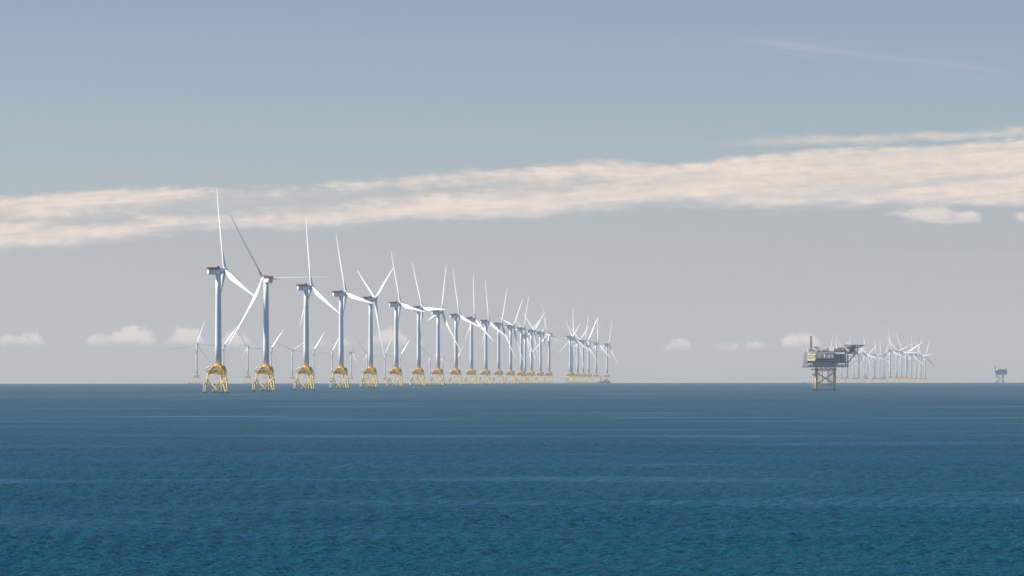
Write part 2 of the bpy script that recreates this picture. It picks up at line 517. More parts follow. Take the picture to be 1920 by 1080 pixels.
def wind_turbine():
    root = bpy.data.objects.new('wind_turbine', None)
    C.objects.link(root)
    # tower
    mb = MB()
    rings = []
    for z in (26.6, 45, 68, 90, 109.6):
        t = (z - 26.6) / 83
        r = 3.02 - 0.62 * t
        rings.append([(r * cos(2 * pi * k / 32), r * sin(2 * pi * k / 32), z) for k in range(32)])
    mb.loft(rings)
    for z in (47, 68, 90): mb.tube((0, 0, z), (0, 0, z + 0.18), 3.03 - 0.62 * (z - 26.6) / 83, n=32)
    mb.box(-0.5, 0.5, -3.12, -2.9, 27.0, 29.2)
    mb.obj('tower', 'white', root)
    # nacelle, local x points upwind
    mb = MB()
    prof = [(-10.0, 1.5, 0.55), (-9.9, 2.1, 0.15), (-9.3, 2.6, 0.0), (-2.5, 2.75, -0.05), (0.8, 2.75, -0.1)]
    mb.loft([rounded(y, 108.7 + e, 113.5 - e, min(1.4, y * 0.6), x) for x, y, e in prof], smooth=True)
    q = Matrix.Translation((0, 0, 0))
    ax = Vector((cos(TILT), 0, sin(TILT)))
    hub = Vector((OVERHANG, 0, HUB_Z))
    mb.tube(hub - ax * 5.9, hub - ax * 2.5, 3.15, 3.15, n=32)
    mb.tube(hub - ax * 2.5, hub - ax * 1.6, 2.5, 2.2, n=32)
    nac = mb.obj('nacelle', 'white', root)
    mb = MB()
    x0, x1, y, z0, z1 = -10.3, -0.9, 2.7, 113.55, 115.6
    for a, b_ in (((x0, -y), (x1, -y)), ((x0, y), (x1, y)), ((x0, -y), (x0, y))):
        xa, xb = sorted((a[0], b_[0])); ya, yb = sorted((a[1], b_[1]))
        mb.box(xa - 0.06, xb + 0.06, ya - 0.06, yb + 0.06, z0 + 0.25, z1 - 0.3)
        n = 7
        for k in range(n + 1):
            px, py = a[0] + (b_[0] - a[0]) * k / n, a[1] + (b_[1] - a[1]) * k / n
            mb.box(px - 0.11, px + 0.11, py - 0.11, py + 0.11, z0 - 0.1, z1 + 0.05)
        mb.box(xa - 0.09, xb + 0.09, ya - 0.09, yb + 0.09, z1 - 0.1, z1)
    mb.box(x0, x1, -y, y, z0 - 0.02, z0 + 0.2)
    mb.obj('hoist_platform', 'red', nac)
    mb = MB()
    for yy in (-2.5, 0, 2.5): mb.box(-0.75, 0.35, yy - 0.18, yy + 0.18, 113.3, 116.5)
    mb.box(-0.8, 0.4, -2.75, 2.75, 116.1, 116.4)
    mb.box(-0.35, 0.0, -2.4, 2.4, 113.4, 116.2)
    mb.obj('cooler', 'dark', nac)
    # hub with nose
    mb = MB()
    rings = []
    for x, r in ((-1.7, 1.9), (-1.4, 2.35), (0, 2.5), (1.3, 2.35), (2.2, 1.75), (2.8, 0.9), (3.0, 0.2)):
        rings.append([(x, r * cos(2 * pi * k / 24), r * sin(2 * pi * k / 24)) for k in range(24)])
    mb.loft(rings)
    for k in range(3):
        a = R(120 * k)
        dv = Vector((0, -sin(a), cos(a)))
        mb.tube(dv * 1.2, dv * 2.9, 1.72, 1.6, n=20)
    hb = mb.obj('hub', 'white', root)
    # blades
    bm_ = blade_mesh()
    blades = []
    for k in range(3):
        b = bpy.data.objects.new('blade', bm_)
        C.objects.link(b); b.parent = root
        blades.append(b)
    # transition piece: three-cornered steel box under a short neck
    mb = MB()
    zb, zs, zt, Rc, wc, ht = 17.4, 20.5, 25.2, 9.1, 1.5, 2.9
    corners = []
    for a in LEG_ANG:
        p = Vector((-sin(a), cos(a), 0))
        corners += [d2(a) * Rc - p * wc, d2(a) * Rc + p * wc]
    corners.sort(key=lambda q: math.atan2(q.y, q.x))
    # walls join the + corner of one leg with the - corner of the next
    order = sorted(LEG_ANG, key=lambda a: math.atan2(sin(a), cos(a)))
    lower, shoulder, top = [], [], []
    for i, a in enumerate(order):
        bng = order[(i + 1) % 3]
        pa = Vector((-sin(a), cos(a), 0)); pb = Vector((-sin(bng), cos(bng), 0))
        A = d2(a) * Rc + pa * wc; B = d2(bng) * Rc - pb * wc
        mid_ = (A + B) / 2; dr = (B - A).normalized()
        lower += [A, B]
        top += [mid_ * 0.93 - dr * ht, mid_ * 0.93 + dr * ht]
    z3 = lambda l, z: [Vector((p.x, p.y, z)) for p in l]
    mb.poly(z3(lower, zb) + z3(lower, zs) + z3(top, zt),
            [tuple(reversed(range(6)))] + [(k, (k + 1) % 6, 6 + (k + 1) % 6, 6 + k) for k in range(6)] +
            [(6 + k, 6 + (k + 1) % 6, 12 + (k + 1) % 6, 12 + k) for k in range(6)] + [tuple(range(12, 18))])
    # edge girders standing proud of the plates
    for k in range(6):
        mb.tube(z3([lower[k]], zs)[0], z3([top[k]], zt)[0], 0.34, n=6)
        mb.tube(z3([lower[k]], zb)[0], z3([lower[k]], zs)[0], 0.34, n=6)
    for k in (0, 2, 4):
        mb.tube(z3([lower[k]], zb + 0.1)[0], z3([lower[k + 1]], zb + 0.1)[0], 0.3, n=6)
    mb.tube((0, 0, 24.6), (0, 0, 25.6), 4.3, 3.5, n=32)
    mb.tube((0, 0, 25.6), (0, 0, 26.8), 3.45, 3.1, n=32)
    tp = mb.obj('transition_piece', 'yellow', root)
    mb = MB()
    ring = [d2(2 * pi * k / 10) * 5.0 + Vector((0, 0, 25.3)) for k in range(10)]
    rail(mb, ring, 1.1, 0.045, 1.6, closed=True)
    mb.obj('railing', 'yellow', tp)
    # identification marks on the front plate, painted white on a dark ground
    a, bng = [(a, b) for a, b in ((order[i], order[(i + 1) % 3]) for i in range(3)) if abs(((a + b) / 2) % (2 * pi) - R(257)) < 0.2 or abs((((a + b) / 2) + pi) % (2 * pi) - R(257)) < 0.2][0]
    nd = Vector((cos(R(257)), sin(R(257)), 0))
    td = Vector((-sin(R(257)), cos(R(257)), 0))
    fr = Rc * cos(R(60)) + wc * sin(R(60))
    mt = Matrix(((td.x, nd.x, 0, nd.x * (fr + 0.12)), (td.y, nd.y, 0, nd.y * (fr + 0.12)), (0, 0, 1, 0), (0, 0, 0, 1)))
    mb = MB()
    dz = 20.9
    def st(x0, x1, z0, z1): mb.box(x0 - 2.6, x1 - 2.6, -0.25, 0.1, dz + z0, dz + z1, mt)
    st(-1.5, -1.1, 0, 1.6); st(-0.6, -0.2, 0, 1.6); st(-1.1, -0.6, 0.0, 0.4); st(-1.1, -0.6, 0.9, 1.25)
    st(0.2, 0.6, 0, 1.6); st(0.6, 1.5, 1.2, 1.6); st(0.6, 1.2, 0.55, 0.9)
    mb.obj('identification_mark', 'blade', tp)
    # davit crane on the left corner
    la = d2(LEG_ANG[0])
    cb = la * 7.6
    mb = MB()
    mb.tube((cb.x, cb.y, 20.6), (cb.x, cb.y, 24.0), 0.5, 0.42, n=10)
    mb.tube((cb.x + 2.2, cb.y - 0.4, 26.6), (cb.x - 4.0, cb.y + 0.9, 22.6), 0.42, 0.62, n=10)
    mb.tube((cb.x - 4.0, cb.y + 0.9, 22.5), (cb.x - 4.0, cb.y + 0.9, 20.6), 0.12, n=6)
    mb.box(cb.x - 0.7, cb.x + 0.7, cb.y - 0.7, cb.y + 0.7, 23.4, 24.8)
    mb.obj('davit_crane', 'white', root)
    mb = MB()
    mb.box(cb.x - 4.2, cb.x - 0.6, cb.y - 1.4, cb.y + 1.4, 20.2, 20.5)
    rail(mb, [(cb.x - 0.6, cb.y - 1.4, 20.5), (cb.x - 4.2, cb.y - 1.4, 20.5), (cb.x - 4.2, cb.y + 1.4, 20.5), (cb.x - 0.6, cb.y + 1.4, 20.5)], 1.1, 0.06, 1.2)
    mb.obj('work_deck', 'brown', root)
    # jacket legs and braces
    zt_, zd = 20.4, -16.0
    def leg(a, z): return d2(a) * (Rc + 0.25 + (20.4 - z) * 0.155) + Vector((0, 0, z))
    for a in LEG_ANG:
        mb = MB()
        mb.tube(leg(a, zt_), leg(a, zd), 0.72, 0.85, n=14)
        mb.tube(leg(a, 13.9), leg(a, 12.0), 0.9, 0.92, n=14)
        mb.obj('leg', 'jacket', root)
    for i in range(3):
        a, b = LEG_ANG[i], LEG_ANG[(i + 1) % 3]
        for p, q_ in ((a, b), (b, a)):
            mb = MB()
            mb.tube(leg(p, 13.0), leg(q_, -8.5), 0.42, n=10)
            mb.obj('brace', 'jacket', root)
    # boat landing at the left leg
    mb = MB()
    for dy in (-1.0, 1.0):
        p = leg(LEG_ANG[0], 0) + la * 1.6
        t2 = Vector((-la.y, la.x, 0)) * dy
        mb.tube((p.x + t2.x, p.y + t2.y, -3), (p.x * 0.97 + t2.x, p.y * 0.97 + t2.y, 8.9), 0.22, n=8)
        for z in (1.6, 5.2, 9.0):
            lg = leg(LEG_ANG[0], z)
            mb.tube((p.x + t2.x, p.y + t2.y, z), (lg.x, lg.y, z), 0.22, n=6)
    for k in range(14):
        z = 0.4 + k * 0.65
        mb.tube((p.x - la.y * 0.6, p.y + la.x * 0.6, z), (p.x + la.y * 0.6, p.y - la.x * 0.6, z), 0.07, n=4)
    lg = leg(LEG_ANG[0], 9)
    mb.box(lg.x - 2.3, lg.x + 0.2, lg.y - 1.5, lg.y + 1.5, 8.9, 9.2)
    rail(mb, [(lg.x + 0.2, lg.y - 1.5, 9.2), (lg.x - 2.3, lg.y - 1.5, 9.2), (lg.x - 2.3, lg.y + 1.5, 9.2)], 1.2, 0.09, 0.8)
    mb.tube((lg.x - 0.6, lg.y - 0.8, 9.2), (lg.x + 2.4, lg.y - 0.6, 17.6), 0.16, n=6)
    mb.obj('boat_landing', 'jacket', root)
    # export cables curling down below the box
    mb = MB()
    P = [Vector((cos(R(150 + 12 * k)) * 3.4 + 1.2, -2.0, 15.6 + sin(R(180 + 15 * k)) * 2.0)) for k in range(13)]
    for a, b in zip(P, P[1:]): mb.tube(a, b, 0.14, n=5, caps=False)
    mb.obj('cable', 'dark', root)
    return root


def pose(root, psi, theta, pitch=0):
    base = Matrix.Rotation(R(psi), 4, 'Z')
    rot = base @ Matrix.Translation((OVERHANG, 0, HUB_Z)) @ Matrix.Rotation(-TILT, 4, 'Y')
    k = 0
    for ch in root.children:
        nm = ch.name.split('.')[0]
        if nm == 'nacelle': ch.matrix_local = base
        elif nm == 'hub': ch.matrix_local = rot @ Matrix.Rotation(R(theta), 4, 'X')
        elif nm == 'blade':
            ch.matrix_local = rot @ Matrix.Rotation(R(theta + 120 * k), 4, 'X') @ Matrix.Rotation(R(-pitch), 4, 'Z')
            k += 1


def copy_tree(o, parent=None):
    c = o.copy()
    C.objects.link(c)
    if parent: c.parent = parent
    for ch in list(o.children): copy_tree(ch, c)
    return c


NTH = ['', 'nearest', 'second', 'third', 'fourth', 'fifth', 'sixth', 'seventh', 'eighth', 'ninth', 'tenth', 'eleventh', 'twelfth',
       'thirteenth', 'fourteenth', 'fifteenth', 'sixteenth', 'seventeenth', 'eighteenth', 'nineteenth', 'twentieth']


def blade_words(theta):
    d = [((theta + 120 * k + 180) % 360) - 180 for k in range(3)]
    up = min(d, key=abs)
    if abs(up) <= 12: return 'one blade upright'
    if abs(up) >= 48: return 'one blade hanging down'
    return 'upper blade leaning ' + ('right' if up > 0 else 'left')


#  (x, y, yaw, rotor angle): the long line of turbines, nearest first
ROW = [
    (-268.9, 5590, 20, -10),
    (-246.5, 6122, 120, -35),
    (-224.3, 6654, 22, -6),
    (-201.1, 7186, 22, -20),
    (-178.6, 7718, 22, 179),
    (-156.4, 8250, 22, -21),
    (-134.2, 8782, 22, -28),
    (-112.7, 9314, 22, 20),
    (-90.3, 9846, 22, -15),
    (-68.9, 10378, 22, 1),
    (-46.7, 10910, 22, -7),
    (-25.0, 11442, 22, 27),
    (-2.6, 11974, 23, 43),
    (19.0, 12506, 20, 28),
    (41.6, 13038, 20, -61),
    (63.3, 13570, 5, -58),
    (85.6, 14102, 124, -18),
]
CLUSTER = [
    (142.0, 14914.9, 15, -56),
    (148.6, 15189.2, 40, 1),
    (173.7, 16168.6, 22, -61),
    (191.9, 16483.5, 30, 18),
    (212.3, 16919.4, 120, 20),
    (238.1, 17328.3, 28, 5),
    (277.5, 17850.6, 22, 23),
]
FAR_LEFT = [
    (-920.1, 17826.3, 106, 16),
    (-871.7, 18450.1, 108, 33),
    (-821.0, 18974.7, 108, -35),
    (-786.6, 19951.4, 108, 30),
    (-744.8, 20697.8, 106, -65),
    (-687.7, 21166.3, 108, 28),
    (-642.1, 21816.3, 108, 23),
    (-583.3, 22152.4, 8, 5),
    (-546.2, 23026.9, 108, -40),
    (-494.4, 23762.8, 108, 20),
    (-444.2, 24336.9, 108, 28),
    (-376.2, 24336.9, 110, 15),
    (-333.8, 24930.5, 108, -45),
    (-294.8, 25964.9, 108, -25),
    (-247.5, 27511.7, 108, 22),
]
FAR_RIGHT = [
    (1200.1, 23171.4, 35, 20),
    (1226.4, 23171.4, 30, 2),
    (1269.4, 23538.6, 25, -30),
    (1292.1, 23538.6, 35, 12),
    (1326.1, 23725.3, 30, -50),
    (1346.8, 23725.3, 30, 35),
    (1337.7, 23171.4, 28, -12),
    (1388.9, 23914.0, 35, 55),
    (1420.2, 23914.0, 45, -5),
    (1462.1, 24298.0, 50, 0),
    (1456.8, 23914.0, 30, 30),
    (1320.5, 21326.1, 35, -10),
    (1361.3, 21618.2, 40, -50),
    (1410.2, 22118.5, 35, -28),
    (1449.7, 22461.6, 65, 58),
    (1562.2, 23914.0, 30, 0),
    (1593.7, 24105.0, 40, 25),
    (1651.8, 24690.7, 35, -35),
    (1696.2, 25092.2, 60, 15),
]

proto = wind_turbine()
first = True


def place(x, y, psi, th, label, group):
    global first
    o = proto if first else copy_tree(proto)
    first = False
    o.location = on_sea(x, y)
    pose(o, psi, th, 74 if psi > 119 else 62 if psi > 90 else (30 if psi > 50 else 0))   # turbines turned out of the wind have feathered blades
    tag(o, label, 'wind turbine', group)
    return o


for i, (x, y, ps, th) in enumerate(ROW):
    w_ = 'nearest' if i == 0 else NTH[i + 1] + ' nearest'
    place(x, y, ps, th, f'{w_} white turbine of the long row on yellow jackets, {blade_words(th)}', 'wind turbines in the long receding row')
place(31.2, 14562.3, 25, -60, 'white turbine squeezed behind the fourteenth and fifteenth turbines of the long row', 'wind turbines in the long receding row')
for i, (x, y, ps, th) in enumerate(CLUSTER):
    w_ = 'leftmost' if i == 0 else ('rightmost' if i == len(CLUSTER) - 1 else NTH[i + 1] + ' from left')
    place(x, y, ps, th, f'small turbine {w_} in the cluster beyond the row end, {blade_words(th)}', 'wind turbines in the cluster beyond the row end')
for i, (x, y, ps, th) in enumerate(FAR_LEFT):
    w_ = 'leftmost' if i == 0 else NTH[i + 1] + ' from left'
    place(x, y, ps, th, f'faint turbine {w_} on the horizon behind the row, {blade_words(th)}', 'faint turbines on the horizon behind the row')
for i, (x, y, ps, th) in enumerate(FAR_RIGHT):
    w_ = 'leftmost' if i == 0 else ('rightmost' if i == len(FAR_RIGHT) - 1 else NTH[i + 1] + ' from left')
    place(x, y, ps, th, f'faint turbine {w_} in the group behind the platform, {blade_words(th)}', 'faint turbines behind the platform')

SUB_POS = (323.1, 6300.0)
FARP_POS = (1318.6, 16500.0)
SHIP_POS = (234.9, 15500.0)
BOAT_A, BOAT_B, BOAT_C = (-865.8, 16400.0), (1213.3, 15300.0), (756.6, 15800.0)
# ------------------------------------------------------------------ offshore substation platform
def empty(name, loc, rz=0.0):
    o = bpy.data.objects.new(name, None)
    C.objects.link(o)
    o.location = loc
    o.rotation_euler = (0, 0, rz)
    return o


def truss(mb, a, b, h, n, r=0.12, up=(0, 0, 1)):
    """lattice girder from a to b, h deep"""
    a, b, up = Vector(a), Vector(b), Vector(up) * h
    mb.tube(a, b, r, n=5); mb.tube(a + up, b + up, r, n=5)
    for i in range(n):
        p, q = a.lerp(b, i / n), a.lerp(b, (i + 1) / n)
        mb.tube(p, p + up, r * 0.8, n=4, caps=False)
        mb.tube(p + up if i % 2 else p, q if i % 2 else q + up, r * 0.8, n=4, caps=False)
    mb.tube(b, b + up, r * 0.8, n=4)


def lattice_mast(mb, x, y, z0, z1, w0, w1, n, r):
    c = [(-1, -1), (1, -1), (1, 1), (-1, 1)]
    pt = lambda k, t: Vector((x + c[k][0] * (w0 + (w1 - w0) * t) / 2, y + c[k][1] * (w0 + (w1 - w0) * t) / 2, z0 + (z1 - z0) * t))
    for k in range(4):
        mb.tube(pt(k, 0), pt(k, 1), r, n=5)
        for i in range(n):
            t, u = i / n, (i + 1) / n
            mb.tube(pt(k, t), pt((k + 1) % 4, u), r * 0.7, n=4, caps=False)
            mb.tube(pt((k + 1) % 4, t), pt(k, u), r * 0.7, n=4, caps=False)
            mb.tube(pt(k, u), pt((k + 1) % 4, u), r * 0.7, n=4, caps=False)


def substation():
    rnd = random.Random(5)
    X_, D_ = SUB_POS
    root = empty('offshore_platform', on_sea(X_, D_), R(-5))
    tag(root, 'large offshore substation platform on four ochre legs with lattice mast and cantilevered landing deck', 'platform')
    S = lambda name, mat, *b: part(name, mat, root, *b)

    def wedge(name, mat, x0, x1, yl, yr, z0, z1, ribs=0, yb=12.0):
        # storey whose front wall is shaped at a slant to catch the sun, from (x0, yl) to (x1, yr)
        mb = MB().poly([(x0, yl, z0), (x1, yr, z0), (x1, yb, z0), (x0, yb, z0), (x0, yl, z1), (x1, yr, z1), (x1, yb, z1), (x0, yb, z1)],
                       [(0, 3, 2, 1), (4, 5, 6, 7), (0, 1, 5, 4), (1, 2, 6, 5), (2, 3, 7, 6), (3, 0, 4, 7)])
        for k in range(ribs):
            t = (k + 0.5) / ribs
            x, y = x0 + (x1 - x0) * t, yl + (yr - yl) * t
            mb.tube((x, y - 0.05, z0 + 0.05), (x, y - 0.05, z1 - 0.05), 0.13, n=5)
        return mb.obj(name, mat, root)

    def part(name, mat, parent, *boxes):
        mb = MB()
        for b in boxes: mb.box(*b)
        return mb.obj(name, mat, parent)
    for sx in (-1, 1):
        for sy in (-1, 1):
            mb = MB().tube((sx * 9.5, sy * 8.5, -12), (sx * 9.3, sy * 8.3, 23.2), 1.12, n=18)
            mb.tube((sx * 9.3, sy * 8.3, 19.6), (sx * 9.3, sy * 8.3, 20.4), 1.3, n=18)
            mb.obj('leg', 'sea_leg', root)
    for sy in (-1, 1):
        for s in (-1, 1):
            MB().tube((s * 8.9, sy * 8.4, 18.6), (-s * 8.9, sy * 8.4, 6.9), 0.42, n=8).obj('brace', 'sea_leg', root)
        for z in (1.2, 6.4, 20.4):
            MB().tube((-9.4, sy * 8.4, z), (9.4, sy * 8.4, z), 0.38, n=8).obj('brace', 'sea_leg', root)
    for sx in (-1, 1):
        for s in (-1, 1):
            MB().tube((sx * 9.4, s * 8.2, 18.6), (sx * 9.4, -s * 8.2, 6.9), 0.42, n=8).obj('brace', 'sea_leg', root)
        MB().tube((sx * 9.4, -8.4, 6.4), (sx * 9.4, 8.4, 6.4), 0.38, n=8).obj('brace', 'sea_leg', root)
    for x, y, r in ((-5.8, 3, 0.22), (-2.8, -3, 0.3), (2.7, -2, 0.3), (4.6, 2, 0.3), (-7.2, -5, 0.18), (6.4, 5, 0.18)):
        mb = MB().tube((x, y, -10), (x, y, 21.8), r, n=8)
        for z in (6.4, 1.2): mb.box(x - r - 0.15, x + r + 0.15, y - r - 0.15, y + r + 0.15, z - 0.25, z + 0.25)
        mb.obj('cable_pipe', 'brown', root)
    mb = MB()
    for y in (-6.5, -4.3): mb.tube((-12.2, y, -3), (-12.0, y, 16.8), 0.5, n=10)
    for z in (1.5, 6.5, 12, 16): mb.tube((-12.1, -5.4, z), (-9.4, -7.4, z), 0.25, n=6)
    for k in range(16): mb.tube((-12.15, -6.3, 0.5 + k), (-12.15, -4.5, 0.5 + k), 0.09, n=4)
    mb.box(-13.4, -10.6, -7.2, -3.6, 16.2, 16.5)
    rail(mb, [(-10.6, -7.2, 16.5), (-13.4, -7.2, 16.5), (-13.4, -3.6, 16.5)], 1.2, 0.08, 1.0)
    mb.obj('boat_landing', 'sea_leg', root)
    # lowest deck and the stub columns under the main deck
    mb = MB().box(-14.3, 11.8, -10.5, 10.5, 21.5, 22.1)
    for k in range(9): mb.box(-13.5 + 3 * k, -13.1 + 3 * k, -10.2, 10.2, 20.9, 21.5)
    mb.obj('lower_deck', 'brown', root)
    mb = MB(); rail(mb, [(-14.2, -10.4, 22.1), (11.7, -10.4, 22.1)], 1.1, 0.06, 1.6)
    for k in range(12):
        x = -9.3 + 18.6 * k / 11
        mb.tube((x, -8.3 + (k % 2) * 5, 22.1), (x, -8.3 + (k % 2) * 5, 24.3), 0.32 if k % 3 else 0.6, n=8)
    mb.obj('deck_support', 'steel', root)
    # main deck
    mb = MB().box(-23.2, 23.4, -12.6, 12.6, 24.3, 24.75)
    for k in range(24): mb.box(-22.9 + 2 * k, -22.6 + 2 * k, -12.4, 12.4, 23.9, 24.3)
    mb.obj('main_deck', 'blue_grey', root)
    mb = MB(); rail(mb, [(-23.1, -12.5, 24.75), (23.3, -12.5, 24.75)], 1.15, 0.07, 1.7); rail(mb, [(-23.1, 12.5, 24.75), (-23.1, -12.5, 24.75)], 1.15, 0.07, 2)
    mb.obj('railing', 'steel', root)
    # halls, storey by storey
    mb = MB().box(-13, 12.0, -11.2, 12, 24.75, 28.3)
    for k in range(26): mb.box(-12.9 + k, -12.75 + k, -11.3, -11.2, 24.8, 28.2)
    mb.obj('equipment_hall', 'blue_grey', root)
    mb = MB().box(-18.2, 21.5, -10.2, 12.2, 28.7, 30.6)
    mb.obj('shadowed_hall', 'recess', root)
    S('floor_slab', 'steel', (-20.5, 22.5, -12.4, 12.5, 28.3, 28.7))
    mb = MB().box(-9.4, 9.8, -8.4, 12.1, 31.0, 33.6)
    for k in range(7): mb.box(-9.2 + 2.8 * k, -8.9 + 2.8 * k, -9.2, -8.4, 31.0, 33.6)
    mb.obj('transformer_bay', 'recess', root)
    S('floor_slab', 'blue_grey', (-9.4, 9.9, -12.5, 12.4, 30.6, 31.0))
    wedge('floor_slab', 'blue_grey', -20.5, -9.41, -4.0, -12.5, 30.6, 31.0)
    wedge('grey_module', 'cream', -18.4, -9.5, -5.0, -11.8, 31.01, 33.5, 9)
    # right-hand tall module with frames and louvres
    mb = MB().box(9.9, 20.6, -11.6, 12.2, 28.71, 37.6)
    for k in range(5): mb.box(10.1 + 2.6 * k, 10.35 + 2.6 * k, -11.75, -11.6, 28.8, 37.5)
    for z in (30.8, 33.2, 35.6): mb.box(10, 20.5, -11.72, -11.6, z, z + 0.2)
    mb.obj('tall_module', 'navy', root)
    mod_ = mb
    S('louvre', 'recess', (11.2, 12.9, -11.9, -11.7, 34.0, 35.3), (15.9, 17.4, -11.9, -11.7, 29.3, 30.6))
    S('louvre', 'recess', (14.0, 15.2, -11.9, -11.7, 33.7, 35.2))
    mb = MB()
    for x in (20.8, 23.2):
        for y in (-12.2, 0, 12.2): mb.tube((x, y, 24.75), (x, y, 37.6), 0.2, n=6)
    for z in (28.5, 31.5, 34.5): mb.box(20.6, 23.4, -12.3, 12.3, z, z + 0.22)
    for z in (24.75, 28.7, 31.7, 34.7):
        mb.tube((20.8, -12.2, z), (23.2, -12.2, z + 2.8), 0.12, n=5)
        rail(mb, [(20.8, -12.25, z), (23.3, -12.25, z), (23.3, 12.2, z)], 1.1, 0.06, 1.5)
    mb.obj('stair_tower', 'blue_grey', root)
    # equipment standing on the main deck
    for x, y, w, d, h, mt in ((-18.6, -11, 1.2, 1.2, 1.3, 'white'), (-16.6, -11.6, 1.0, 1.0, 2.2, 'white'), (-14.8, -11.2, 2.2, 1.2, 1.5, 'white'), (-14.4, -11.8, 0.9, 0.9, 2.6, 'blue_grey'),
                              (12.6, -11.9, 1.8, 1.2, 1.7, 'white'), (15.0, -11.6, 2.8, 1.4, 1.5, 'white'), (17.9, -11.8, 0.9, 1.1, 1.2, 'steel'), (19.4, -11.8, 1.1, 1.1, 2.1, 'white'), (13.8, -11.2, 1.0, 1.0, 2.9, 'steel'), (16.9, -11.1, 1.0, 1.0, 2.6, 'navy')):
        tm = Matrix.Translation((x, y, 0)) @ Matrix.Rotation(R(-35), 4, 'Z')
        mb = MB().box(-w / 2, w / 2, -d / 2, d / 2, 24.76, 24.76 + h, tm)
        mb.box(-w / 2 + 0.1, w / 2 - 0.1, -d / 2 - 0.06, -d / 2, 25.0, 24.6 + h, tm)
        mb.tube((x, y, 24.76 + h), (x, y, 25.1 + h), w * 0.28, n=8)
        mb.obj('equipment_cabinet', mt, root)
    # middle band: primer coloured walls, pipes and lattice
    S('floor_slab', 'steel', (-9.4, 9.9, -12.5, 12.4, 33.9, 34.25))
    wedge('floor_slab', 'steel', -20.2, -9.41, -4.2, -12.3, 33.6, 34.25)
    mb = MB().box(-9.4, 9.7, -9.2, 12.1, 34.25, 39.2)
    for k in range(10): mb.box(-9.3 + 2.05 * k, -9.0 + 2.05 * k, -9.5, -9.2, 34.25, 39.2)
    mb.obj('upper_hall', 'pink', root)
    mb = MB(); truss(mb, (-9.4, -12.2, 36.3), (9.8, -12.2, 36.3), 2.0, 8, 0.09)
    rail(mb, [(-9.4, -12.3, 34.25), (9.8, -12.3, 34.25)], 1.2, 0.07, 1.6)
    mb.obj('lattice_girder', 'white', root)
    for k, x in enumerate((-7.6, -5.4, -2.4, 0.2, 2.8, 5.2, 7.9)):
        h = (1.6, 2.4, 1.3, 2.9, 1.5, 2.2, 1.8)[k]
        tm = Matrix.Translation((x, -10.6, 0)) @ Matrix.Rotation(R(-42), 4, 'Z')
        mb = MB().box(-0.75, 0.75, -0.75, 0.75, 34.26, 34.26 + h, tm)
        mb.tube((x, -10.6, 34.26 + h), (x, -10.6, 34.9 + h), 0.3, n=8)
        mb.obj('equipment_cabinet', ('steel', 'white', 'mast', 'pink', 'white', 'steel', 'cream')[k], root)
    # left upper module in cream and ochre
    wedge('ochre_module', 'ochre', -18.8, -9.6, -4.6, -11.6, 34.26, 36.3, 8)
    wedge('floor_slab', 'steel', -19.4, -9.45, -4.4, -12.0, 36.31, 36.6)
    wedge('cream_module', 'cream', -17.8, -9.6, -5.2, -11.4, 36.61, 39.0, 7)
    mb = MB()
    for x in (-22.6, -20.9, -19.2):
        for y in (-12.2, -4, 4, 12.2): mb.tube((x, y, 24.75), (x, y, 40.6), 0.13, n=5)
    for z in (28.5, 30.8, 34.0, 36.4, 39.0):
        for y in (-12.2, 12.2): mb.tube((-23, y, z), (-9.6, y, z), 0.12, n=5)
        mb.box(-22.8, -18.9, -12.2, -11.0, z - 0.06, z + 0.06)
        rail(mb, [(-22.8, -12.25, z), (-18.9, -12.25, z)], 1.1, 0.06, 1.0)
    for z, f in ((24.8, 1), (28.5, -1), (31, 1), (34, -1), (36.5, 1)):
        mb.tube((-20.9 - 1.7 * f, -11, z), (-20.9 + 1.7 * f, -11, z + 2.6), 0.16, n=5)
    mb.obj('scaffold_stair', 'steel', root)
    # roof deck
    mb = MB().box(-9.5, 33.5, -9.6, 12.5, 39.6, 40.3)
    for k in range(21): mb.box(-9.2 + 2 * k, -8.95 + 2 * k, -9.7, -9.6, 39.4, 40.4)
    mb.obj('roof_deck', 'brown', root)
    wedge('roof_deck', 'steel', -19.2, -9.51, -4.6, -12.2, 39.01, 39.4)
    mb = MB(); rail(mb, [(-9.4, -9.5, 40.3), (20, -9.5, 40.3)], 1.2, 0.07, 1.6)
    rail(mb, [(-19.1, -4.6, 39.4), (-9.5, -12.1, 39.4)], 1.2, 0.07, 1.3)
    rail(mb, [(-19.1, 11.8, 39.4), (-19.1, -4.6, 39.4)], 1.2, 0.07, 2)
    mb.obj('railing', 'cream', root)
    # rooftop machinery: many small cream and white units
    x = -18.4
    while x < 13.5:
        w = rnd.uniform(0.8, 1.7)
        row = rnd.choice((0, 1, 2))
        y = (-8.4, -6.8, -4.9)[row] + rnd.uniform(-0.5, 0.5) + (max(0, -10 - x) * 0.75 if x < -10 else 0)
        z = 39.41 if x < -9.6 - w else 40.31
        h = rnd.uniform(1.2, 2.6) + row * 0.5
        if -19 < x < -10: h += 0.7
        mt = rnd.choice(('cream', 'white', 'white', 'cream', 'pink', 'cream'))
        mb = MB()
        kind = rnd.random()
        if kind < 0.45:
            tm = Matrix.Translation((x + w / 2, y, 0)) @ Matrix.Rotation(R(-rnd.uniform(28, 48)), 4, 'Z')
            mb.box(-w / 2, w / 2, -0.7, 0.7, z, z + h, tm)
            mb.box(-w / 2 + 0.1, w / 2 - 0.1, -0.78, -0.7, z + 0.2, z + h - 0.2, tm)
            mb.tube((x + w / 2, y, z + h), (x + w / 2, y, z + h + 0.5), 0.25, n=8)
            mb.obj('equipment_cabinet', mt, root)
        elif kind < 0.75:
            mb.tube((x + w / 2, y, z), (x + w / 2, y, z + h), w * 0.42, n=12)
            mb.tube((x + w / 2, y, z + h), (x + w / 2, y, z + h + 0.35), w * 0.42, w * 0.15, n=12)
            mb.obj('storage_tank', mt, root)
        else:
